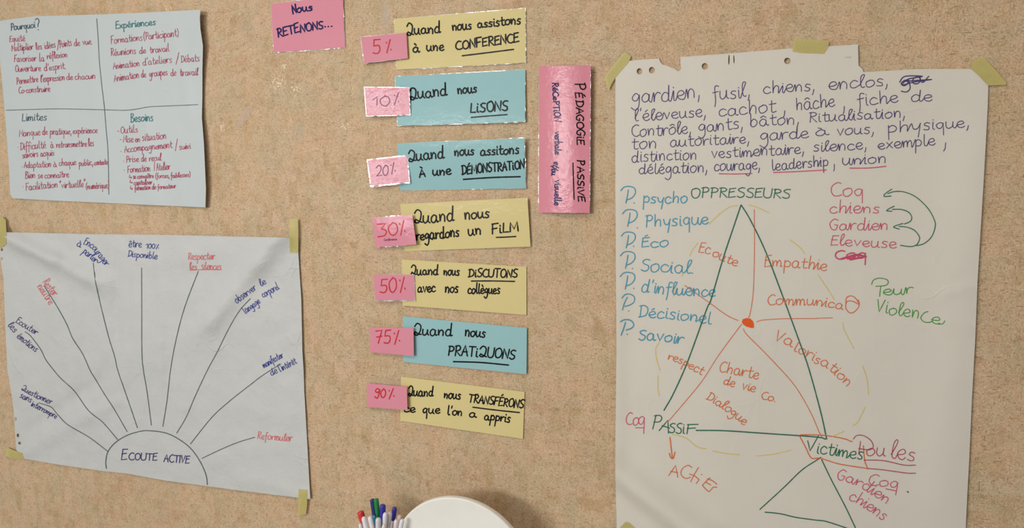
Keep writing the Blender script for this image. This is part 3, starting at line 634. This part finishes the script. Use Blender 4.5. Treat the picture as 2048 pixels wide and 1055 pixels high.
wC('pink', [('V', 'Coq', 48, '298,712 560,705'), ('V', None, 0, '345,705 480,668 530,690 400,705 470,680 555,685 420,715 520,695 560,690')], 'crossed out pink word', 2.8)
wC('orange', [('T', None, 0, '590,292 597,350 610,465'), ('T', None, 0, '585,425 598,462 618,468 632,415')], 'small orange arrow pointing down', 2.3, 'arrow_line')
wC('orange', [('T', None, 0, '928,632 895,662 865,695'), ('T', None, 0, '905,640 945,655 985,685'), ('T', None, 0, '890,668 912,680 935,692'), ('T', None, 0, '863,695 890,725 918,747 935,735 955,712 985,712')], None, 1.9)
wC('orange', [('T', None, 0, '1688,282 1692,270 1815,270 1900,275 2000,290 2080,308 2110,322 2128,325'), ('T', None, 0, '1688,285 1738,380 1785,465 1863,468 2018,515 2253,553'), ('U', None, 0, '535,362 545,480 570,555')], 'orange box around Victimes', 2.1, 'box_line')
for s in (('Q', '922,410 1000,335 1090,270 1160,255'), ('Q', '1255,250 1330,272 1425,318'), ('Q', '825,570 780,630 757,680'), ('Q', '702,822 690,850'), ('Q', '645,950 620,1022'), ('Q', '1605,545 1690,612 1728,662'),
          ('V', '152,840 220,940 290,1050'), ('S', '360,270 375,340 455,492'), ('S', '528,640 565,750 578,880'), ('U', '550,35 510,120 480,170 445,193'), ('U', '375,238 320,262 272,285'),
          ('T', '610,265 720,295 820,370 895,388'), ('T', '950,405 1050,425 1180,438'), ('T', '1320,448 1450,435 1610,400'), ('R', '500,440 470,490 475,570 505,675'), ('R', '490,720 488,820 500,890')):
    wC('yellow', [(s[0], None, 0, s[1])], None, 1.7, 'yellow_dash')
v_, f_ = fill(cp('P', [(314, 153), (325, 148), (345, 150), (362, 152), (345, 157), (325, 157)]), [], 5)
link('paper_tear', [surf(q.x, q.y, hC, .0012) for q in v_], f_, M_SHEET, sC, oC)
wC('slate', [('U', None, 0, '905,748 915,754')], 'small ink speck', 2.4, 'ink_speck')

# ------------------------------------------------------------------ strips of masking tape
def tape(poly, h, label, under=None):
    hf = (lambda x, z: under(x, z) + .0007) if under else (lambda x, z: h)
    o, _ = sheet('masking_tape', poly, [], hf, M_TAPE, 8, .0001)
    tag(o, label, 'tape'); return o
tape(cp('O', nums('170,120 195,132 218,152 198,195 150,250 108,300 80,345 60,392 45,350 32,290 90,215')), 0, 'yellowish masking tape over the top left corner of the tall word list sheet', hC)
tape([(1588, 77), (1620, 78.5), (1658, 83), (1656.5, 95), (1648, 107.5), (1600, 105.5), (1585, 103)], 0, 'yellowish masking tape over the middle of the torn top edge of the tall sheet', hC)
tape(cp('P', nums('1210,190 1285,150 1370,240 1452,335 1450,350 1390,352 1322,355 1260,290 1203,238')), 0, 'yellowish masking tape over the top right corner of the tall word list sheet', hC)
tape([(1236, 1058), (1251, 1043), (1258, 1044), (1274, 1058), (1262, 1080), (1240, 1085)], 0, 'yellowish masking tape low on the left edge of the tall sheet, cut by the frame', hC)
tape([(-6, 433), (6, 434), (11.5, 440), (12.7, 462), (12.7, 488), (0, 496), (-8, 490)], 0, 'masking tape over the top left corner of the sunburst sheet, cut by the frame', hB)
tape(cp('F', nums('888,25 943,25 945,110 945,240 930,250 890,246 886,140')), 0, 'upright masking tape strip over the top right corner of the sunburst sheet', hB)
tape(cp('G', nums('42,515 150,555 160,590 100,590 38,572')), 0, 'masking tape under the bottom left corner of the sunburst sheet', hB)
tape(cp('H', nums('962,795 1020,800 1018,900 1010,962 985,968 952,975 960,880')), 0, 'upright masking tape strip over the bottom right corner of the sunburst sheet', hB)

# ------------------------------------------------------------------ cards
def inset(q, d):
    c = (sum(p[0] for p in q) / 4, sum(p[1] for p in q) / 4)
    return [(p[0] + (1 if p[0] < c[0] else -1) * d, p[1] + (1 if p[1] < c[1] else -1) * d) for p in q]
WIN = Vector((-3.0, -5.2, 2.05))
def aim(quad, dx, dz):
    """lean that turns a glossy card's reflection to the window centre moved by dx, dz"""
    c = at(sum(p[0] for p in quad) / 4, sum(p[1] for p in quad) / 4)
    n = (CAM - c).normalized() + (WIN + Vector((dx, 0, dz)) - c).normalized()
    return -n.x / -n.y, -n.z / -n.y
def card(name, quad, mat, h0, tx, tz, bulge, film, label, cat, group=None):
    quad = [tuple(p) for p in quad]; up = tz == 'roll'
    if tz in ('aim', 'roll'):
        tx, tz = aim(quad, *tx); print('LEAN', label[:30], round(tx, 3), round(tz, 3))
    c = at(sum(p[0] for p in quad) / 4, sum(p[1] for p in quad) / 4)
    a, b = at(*quad[0]), at(*quad[2]); hw = abs(b.x - a.x) / 2; hh = abs(b.z - a.z) / 2
    def hf(x, z):
        u, v = (x - c.x) / hw, (z - c.z) / hh
        return h0 + hw * abs(tx) + hh * abs(tz) + tx * (x - c.x) + tz * (z - c.z) + bulge * max(0, 1 - u * u) * (1 if up else max(0, 1 - v * v))
    NX, NY = max(6, int(hw * 260)), max(6, int(hh * 260)); P, F = [], []
    for j in range(NY + 1):
        for i in range(NX + 1):
            u, v = i / NX, j / NY
            l = Vector(quad[0]).lerp(Vector(quad[3]), v); q = l.lerp(Vector(quad[1]).lerp(Vector(quad[2]), v), u); P.append(surf(q.x, q.y, hf))
    for j in range(NY):
        for i in range(NX): k = j * (NX + 1) + i; F.append((k, k + NX + 1, k + NX + 2, k + 1))
    org = sum(P, Vector()) / len(P)
    o = link(name, P, F, mat, None, org, smooth=True); solid(o, .0005)
    tag(o, label, cat, group)
    if max(film) > .6:                                   # clear rim of the lamination pouch, uneven, with white gleams painted in
        rng = random.Random(label); outer = inset(quad, -1); out = []
        pts = densify(quad, 40); cc = (sum(p[0] for p in quad) / 4, sum(p[1] for p in quad) / 4)
        for i, p in enumerate(pts):
            pv = pts[i - 1]; nx = pts[(i + 1) % len(pts)]; t = Vector((nx[0] - pv[0], nx[1] - pv[1])).normalized(); n = Vector((-t.y, t.x))
            if n.dot(Vector((p[0] - cc[0], p[1] - cc[1]))) < 0: n = -n
            side = (abs(n.x) > .6, n.y > 0)
            w = film[0] if abs(n.x) < .6 and n.y < 0 else film[2] if abs(n.x) < .6 else film[1] if n.x > 0 else film[3]
            w = 0 if w < .6 else w * rng.uniform(.7, 1.15); out.append((p[0] + n.x * w, p[1] + n.y * w))
        sheet('laminate_rim', out, [inset(quad, .4)], lambda x, z: hf(x, z) - .0004, M_FILM, 200, 0, o, org)
    return o, org, hf
def wcard(t, color, rows, w, label=None, name='handwriting'): return write(t[0], t[1], t[2], color, w, rows, label, name, .0003, False)

t = card('phrase_card', [(541.8, 7.4), (685.2, -8), (689.7, 94.9), (547.3, 104.8)], M_PNK, .0025, .0, .015, .001, (2.2, 1.3, 2.6, .8), 'laminated pink title card with Nous RETENONS... in navy ink, cut by the top frame', 'card')
wcard(t, 'navy', [('I', 'N', 38, '228,112 258,104'), ('I', 'ous', 36, '262,104 385,84')], 3.0)
wcard(t, 'navy', [('I', 'RETE', 40, '105,300 278,262'), ('I', 'NONS', 36, '288,262 472,235')], 3.0)
wcard(t, 'navy', [('I', None, 0, '486,217 489,217'), ('I', None, 0, '512,215 515,215'), ('I', None, 0, '539,213 542,213')], 3.2, None, 'ink_dots')

GC = 'phrase cards in the middle column'; GP = 'pink percentage cards'
t = card('phrase_card', cp('J', nums('372,118 1478,28 1482,485 392,545')), M_YEL, .0022, .004, .0, .0006, (.8, 1.5, 1.5, .6), 'topmost yellow laminated card, about attending a CONFERENCE', 'card', GC)
wcard(t, 'black', [('J', 'Quand', 52, '478,258 765,232'), ('J', 'nous', 46, '865,218 1025,202'), ('J', 'assistons', 42, '1078,192 1440,158')], 3.0)
wcard(t, 'black', [('J', 'à', 44, '532,402 585,400'), ('J', 'une', 46, '648,388 792,382'), ('J', 'CONFERENCE', 41, '895,378 1425,312')], 3.0)
wcard(t, 'black', [('J', None, 0, '947,428 1160,402 1380,374')], 2.8, None, 'underline')
t = card('phrase_card', cp('J', nums('380,603 1478,545 1476,985 402,1018')), M_BLU, .0010, (0, 1.0), 'aim', .0008, (.6, 1.0, .9, 1.0), 'upper blue laminated card, second from top, reading Quand nous LISONS', 'card', GC)
wcard(t, 'black', [('J', 'Quand', 56, '505,800 820,758'), ('J', 'nous', 46, '910,752 1070,735')], 3.0)
wcard(t, 'black', [('J', 'LiSONS', 45, '1018,905 1330,890')], 3.0)
wcard(t, 'black', [('J', None, 0, '1022,948 1160,936 1325,924')], 2.6, None, 'underline')
t = card('phrase_card', cp('K', nums('385,148 1412,105 1425,512 405,530')), M_BLU, .0010, (0, -1.0), 'aim', .0006, (.7, 2.6, .6, .5), 'middle blue laminated card, third from top, about a DÉMONSTRATION', 'card', GC)
wcard(t, 'black', [('K', 'Quand', 50, '475,298 765,265'), ('K', 'nous', 44, '848,250 1005,242'), ('K', 'assitons', 44, '1060,246 1370,232')], 3.0)
wcard(t, 'black', [('K', 'À', 34, '565,425 610,418'), ('K', 'une', 44, '672,408 820,402'), ('K', 'DÉMONSTRATiON', 39, '908,402 1415,352')], 3.0)
wcard(t, 'black', [('K', None, 0, '920,440 1150,425 1380,418')], 3.0, None, 'underline')
t = card('phrase_card', cp('K', nums('408,640 1440,588 1465,985 445,1022')), M_YEL, .0012, (0, -1.0), 'aim', .0006, (.5, .5, .5, .5), 'yellow card fourth from top, reading Quand nous regardons un FILM', 'card', GC)
wcard(t, 'black', [('K', 'Quand', 58, '520,798 845,775'), ('K', 'nous', 52, '932,768 1130,750')], 3.0)
wcard(t, 'black', [('K', 'regardons', 50, '538,935 885,905'), ('K', 'un', 50, '962,895 1065,885'), ('K', 'FiLM', 44, '1155,880 1365,858')], 3.0)
wcard(t, 'black', [('K', None, 0, '1187,910 1260,908 1345,903')], 2.6, None, 'underline')
t = card('phrase_card', cp('L', nums('420,75 1432,135 1432,525 427,448')), M_YEL, .0022, -.01, -.005, .0008, (.5, .5, .5, .5), 'yellow card fifth from top, reading Quand nous DISCUTONS avec nos collègues', 'card', GC)
wcard(t, 'black', [('L', 'Quand', 42, '492,202 715,198'), ('L', 'nous', 40, '760,202 885,205'), ('L', 'DiSCUTONS', 37, '960,215 1355,222')], 2.8)
wcard(t, 'black', [('L', 'avec', 46, '550,340 690,338'), ('L', 'nos', 46, '772,342 875,345'), ('L', 'collègues', 42, '957,352 1215,353')], 2.8)
wcard(t, 'black', [('L', None, 0, '985,250 1150,249 1335,253')], 2.6, None, 'underline')
t = card('phrase_card', cp('L', nums('428,535 1435,630 1432,1005 432,905')), M_BLU, .0022, .008, -.01, .0006, (.5, .5, .5, .5), 'lowest blue card, sixth from top, reading Quand nous PRATIQUONS', 'card', GC)
wcard(t, 'black', [('L', 'Quand', 50, '515,690 828,692'), ('L', 'nous', 48, '932,698 1095,708')], 2.8)
wcard(t, 'black', [('L', 'PRATiQUONS', 44, '795,852 1080,865 1335,886')], 2.9)
wcard(t, 'black', [('L', None, 0, '840,903 1060,910 1285,931')], 3.0, None, 'underline')
t = card('phrase_card', cp('M', nums('565,68 1933,238 1915,758 555,558')), M_YEL, .0022, .0, -.008, .0008, (.4, .4, .4, .4), 'bottom yellow card, about TRANSFÉRONS what was learned', 'card', GC)
wcard(t, 'black', [('M', 'Quand', 62, '640,285 920,288'), ('M', 'nous', 56, '1040,308 1220,322'), ('M', 'TRANSFÉRONS', 50, '1310,350 1915,422')], 2.7)
wcard(t, 'black', [('M', 'ce', 50, '600,458 720,466'), ('M', 'que', 56, '805,472 995,478'), ('M', "l'on", 54, '1078,495 1240,502'), ('M', 'a', 50, '1320,515 1395,520'), ('M', 'appris', 56, '1487,545 1770,577')], 2.7)
wcard(t, 'black', [('M', None, 0, '1360,408 1600,438 1875,467')], 2.6, None, 'underline')

pc = [
 ('J', '92,270 475,232 488,450 120,490', M_PNK, 0, 0, (.8, .5, .8, 2.4), 'topmost pink laminated card, marked 5% in red', [('J', '5', 66, '195,412 260,405'), ('J', '%', 56, '300,402 350,396')]),
 ('J', '122,695 495,698 505,925 140,935', M_PNKR, (.2, .1), 'aim', (1.6, 1.6, 2.0, 1.6), 'glare washed pink laminated card marked 10%', [('J', '1', 42, '195,848 235,845'), ('J', '0', 46, '258,855 335,848'), ('J', '%', 46, '365,835 412,832')]),
 ('K', '142,286 462,250 480,462 172,490', M_PNKR, (.2, 0), 'aim', (2.6, 3.6, 3.6, 3.2), 'glare washed pink laminated card marked 20%, with wide clear rim', [('K', '20', 50, '215,412 310,405'), ('K', '%', 44, '330,395 370,388')]),
 ('K', '178,752 505,728 538,968 205,990', M_PNK, .03, -.03, (1.6, .4, 1.8, .5), 'pink laminated card marked 30%, fourth from top', [('K', '30', 58, '225,903 385,890'), ('K', '%', 58, '400,888 450,880')]),
 ('L', '188,200 520,198 525,405 205,405', M_PNK, -.02, -.02, (.8, .8, 3.4, .4), 'pink laminated card marked 50%, white gleam along its bottom edge', [('L', '50', 62, '245,345 375,338'), ('L', '%', 62, '398,338 450,332')]),  # bottom gleam is a wider rim with its white painted in
 ('L', '160,625 515,630 518,858 163,825', M_PNK, .02, -.03, (.4, .4, .4, .4), 'pink laminated card marked 75%, beside the lowest blue card', [('L', '75', 54, '210,758 330,752'), ('L', '%', 52, '352,758 405,752')]),
 ('M', '185,142 630,180 635,440 188,405', M_PNK, .03, -.035, (.4, .4, .4, .4), 'bottom pink card, marked 90% in red', [('M', '90', 56, '275,300 390,302'), ('M', '%', 56, '420,312 490,305')]),
]
for c, q, m, tx, tz, film, lab, rows in pc:
    t = card('percentage_card', cp(c, nums(q)), m, .0078, tx, tz, .0006, film, lab, 'card', GP)
    wcard(t, 'plum' if m is M_PNKR else 'red', rows, 2.0 if m is M_PNKR else 2.5)
    if '30%' in lab: wcard(t, 'plum', [('K', 'Conférence', 9, '275,938 380,932')], .9)
t = card('phrase_card', cp('N', nums('58,72 388,62 382,1010 55,1008')), M_PNKV, .0010, (.1, .1), 'roll', .0085, (1.6, .6, 1.6, .8), 'tall pink laminated card with sideways writing PÉDAGOGIE PASSIVE', 'card')
wcard(t, 'black', [('N', 'P', 36, '286,182 290,222'), ('N', 'É', 25, '290,242 292,274'), ('N', 'DAGOGiE', 27, '294,290 298,420 302,572')], 2.6)
wcard(t, 'black', [('N', 'P', 26, '302,672 302,700'), ('N', 'ASSiVE', 23, '302,715 308,935')], 2.6)
wcard(t, 'black', [('N', None, 0, '275,690 278,800 282,922')], 2.4, None, 'underline')
wcard(t, 'navy', [('N', 'RéCePTiON', 22, '143,178 148,300 158,425')], 2.3)
wcard(t, 'navy', [('N', 'verbale', 23, '158,490 160,635')], 2.3)
wcard(t, 'navy', [('N', 'et/ou', 22, '158,680 140,725 138,768')], 2.3)
wcard(t, 'navy', [('N', 'visuelle', 22, '160,800 155,960')], 2.3)

# ------------------------------------------------------------------ table, pens, white disc
def lathe(name, prof, mat, parent, n=20, M=Matrix(), origin=Vector((0, 0, 0))):
    V, F = [], []
    for (r, z) in prof:
        for i in range(n): a = 2 * math.pi * i / n; V.append(M @ Vector((r * math.cos(a), r * math.sin(a), z)))
    for j in range(len(prof) - 1):
        for i in range(n): F.append((j * n + i, j * n + (i + 1) % n, (j + 1) * n + (i + 1) % n, (j + 1) * n + i))
    F.append(tuple(reversed(range(n)))); F.append(tuple(range((len(prof) - 1) * n, len(prof) * n)))
    return link(name, V, F, mat, parent, origin, smooth=True)
DY = .10
ctr = at(922, 1141, DY); top = at(922, 993.5, DY); R_ = (top - ctr).length
ztab = ctr.z - R_ - .0
M_DISC = mat_plain('white_lacquer', (226, 226, 228), .5); M_TAB = mat_plain('pale_laminate_table', (205, 200, 190), .4); M_LEG = mat_plain('grey_table_leg', (120, 120, 122), .4)
tb = Vector((ctr.x - .05, -.38, 0)); T = bpy.data.objects.new('table', None); T.location = tb; C.objects.link(T)
tag(T, 'pale narrow table below the frame under the pens and disc', 'table')
box('tabletop', tb.x - .55, tb.x + .55, -.70, -.02, ztab - .028, ztab, M_TAB, T, tb, .003)
for sx in (-.5, .5):
    for sy in (-.66, -.06): box('leg', tb.x + sx - .018, tb.x + sx + .018, sy - .018, sy + .018, 0, ztab - .028, M_LEG, T, tb, .003)
# disc: a thick round panel with a rounded raised rim, standing on its edge
d0 = Vector((ctr.x, -DY, ctr.z - R_)); D = bpy.data.objects.new('round_panel', None); D.location = d0; C.objects.link(D)
tag(D, 'large round white panel with rounded rim, cut by the bottom frame', 'panel')
MD = Matrix.Translation(Vector((0, 0, R_))) @ Matrix.Rotation(math.radians(90), 4, 'X')
lathe('disc', [(.001, -.009), (R_ - .006, -.009), (R_ - .0035, -.006), (R_ - .0032, 0), (R_ - .0035, .0066), (.001, .0066)], M_DISC, D, 96, MD)
lathe('rim', [(R_ - .0035, -.008), (R_ - .001, -.007), (R_, -.004), (R_, .004), (R_ - .0008, .0066), (R_ - .0022, .0074), (R_ - .0036, .0070)], mat_plain('white_rim', (238, 236, 230), .35), D, 96, MD)
# pot with felt pens
pb = at(768, 1150, .10); ztop = at(768, 1186, .10).z; pot0 = Vector((pb.x, -.10, ztop))
obx = box('storage_box', pb.x - .062, pb.x + .062, -.17, -.03, ztab, ztop, mat_plain('grey_card_box', (170, 168, 164), .6), None, Vector((pb.x, -.10, ztab)), .003)
tag(obx, 'small grey box below the frame that the pen pot stands on', 'box')
PT = bpy.data.objects.new('pen_pot', None); PT.location = pot0; C.objects.link(PT)
tag(PT, 'clear pen pot below the frame that holds the felt pens', 'pot')
lathe('cup', [(.040, 0), (.044, .004), (.052, .10), (.050, .10), (.042, .006), (.038, .004)], mat_plain('smoky_plastic', (190, 190, 196), .2), PT, 32)
CAPS = {'red': (206, 44, 50), 'navy': (28, 42, 120), 'green': (16, 128, 62), 'blue': (48, 48, 158), 'sky': (60, 158, 200), 'clear': (226, 224, 230), 'pinkish': (228, 214, 218), 'grey': (205, 208, 212)}
MC = {k: mat_plain('pen_' + k, v, .28 if k not in ('clear', 'pinkish', 'grey') else .35, 1, .3) for k, v in CAPS.items()}
M_BODY = mat_plain('pen_body_white', (226, 222, 224), .35, 1, .2)
pens = [  # top pixel, a lower pixel on its axis, width px, depth, colour, cap length px, label
 (720.8, 1021, 727, 1052, 11.5, .085, 'red', 27, 'felt pen with red cap, leftmost in the pen pot'),
 (744.8, 997.3, 746.5, 1030, 7.5, .075, 'navy', 45, 'slim pen with dark navy cap, behind the green one'),
 (752.5, 997, 755.5, 1035, 8.5, .082, 'green', 38, 'felt pen with green cap, tallest of the pen pot'),
 (765.5, 1008, 763, 1046, 11, .090, 'blue', 42, 'thick felt pen with blue cap, right of the green one'),
 (789.5, 1013.5, 783, 1038, 8.5, .080, 'blue', 26, 'blue capped felt pen leaning right, rightmost coloured one'),
 (747.5, 1030, 749.5, 1055, 6.5, .105, 'sky', 28, 'felt pen with light blue tip cap in front of the navy one'),
 (727, 1032, 734, 1055, 9.5, .118, 'clear', 0, 'white rounded pen end just right of the red cap'),
 (739.5, 1031, 749, 1058, 9.5, .112, 'clear', 0, 'white rounded pen end below the navy cap'),
 (756.5, 1034, 757.5, 1056, 10.5, .122, 'grey', 0, 'greyish white pen end below the green cap'),
 (771, 1024, 769, 1050, 9.5, .112, 'clear', 0, 'white pen end overlapping the thick blue cap'),
 (780, 1023, 776.5, 1046, 9, .100, 'clear', 0, 'white pen end between the two blue caps'),
 (799, 1029, 798, 1056, 10.5, .080, 'pinkish', 0, 'pinkish white pen end, rightmost of the back row'),
 (793, 1038, 792, 1056, 9, .108, 'pinkish', 0, 'pinkish white pen end left of the rightmost one'),
 (805, 1037, 803.5, 1056, 8.5, .124, 'clear', 0, 'white pen end nearest the round white panel'),
 (768, 1047, 768, 1060, 7.5, .132, 'pinkish', 0, 'low pinkish pen end in front, just above the bottom frame'),
 (720, 1046, 724, 1062, 8.5, .098, 'pinkish', 0, 'pink translucent pen end below the red cap'),
]
for (x1, y1, x2, y2, w, dep, colr, cl, lab) in pens:
    a = at(x1, y1, dep); b = at(x2, y2, dep); d = (b - a).normalized()
    # the foot rests on the pot's floor, inside its wall
    tlen = (a.z - (ztop + .009)) / -d.z; foot = a + d * tlen
    off = Vector((foot.x - pot0.x, 0, 0)); lim = .034
    fx = max(-lim, min(lim, off.x * .55)); ddy = max(-.034, min(.034, (.1 - dep) * 1.3))
    foot = Vector((pot0.x + fx, pot0.y + ddy, ztop + .009))
    L = (a - foot).length; zax = (a - foot).normalized()
    q = zax.to_track_quat('Z', 'Y').to_matrix().to_4x4()
    P = bpy.data.objects.new('felt_pen', None); P.location = foot; C.objects.link(P)
    P.rotation_euler = q.to_euler()
    tag(P, lab, 'pen', 'felt pens in the pot')
    r = w / 2 * (CAM - a).length / FPX * .98
    cap = cl * (CAM - a).length / FPX
    if cl:
        lathe('body', [(.003, 0), (r * .8, .004), (r * .85, L - cap)], M_BODY, P, 14)
        if colr in ('navy', 'green'): lathe('cap', [(r * .95, L - cap), (r, L - cap + .002), (r, L - .001), (r * .9, L)], MC[colr], P, 16)
        else: lathe('cap', [(r * .9, L - cap), (r, L - cap + .003), (r, L - .004), (r * .86, L - .001), (r * .4, L)], MC[colr], P, 16)
        o = box('clip', -r * .22, r * .22, -r * 1.3, -r * .9, L - cap * .75, L - .002, MC[colr], P, bev=.0004)
    else:
        lathe('body', [(.003, 0), (r * .9, .006), (r * .95, L - .03)], M_BODY, P, 14)
        lathe('cap', [(r * .97, L - .03), (r, L - .028), (r, L - .007), (r * .9, L - .0035), (r * .62, L - .001), (r * .2, L)], MC[colr], P, 16)
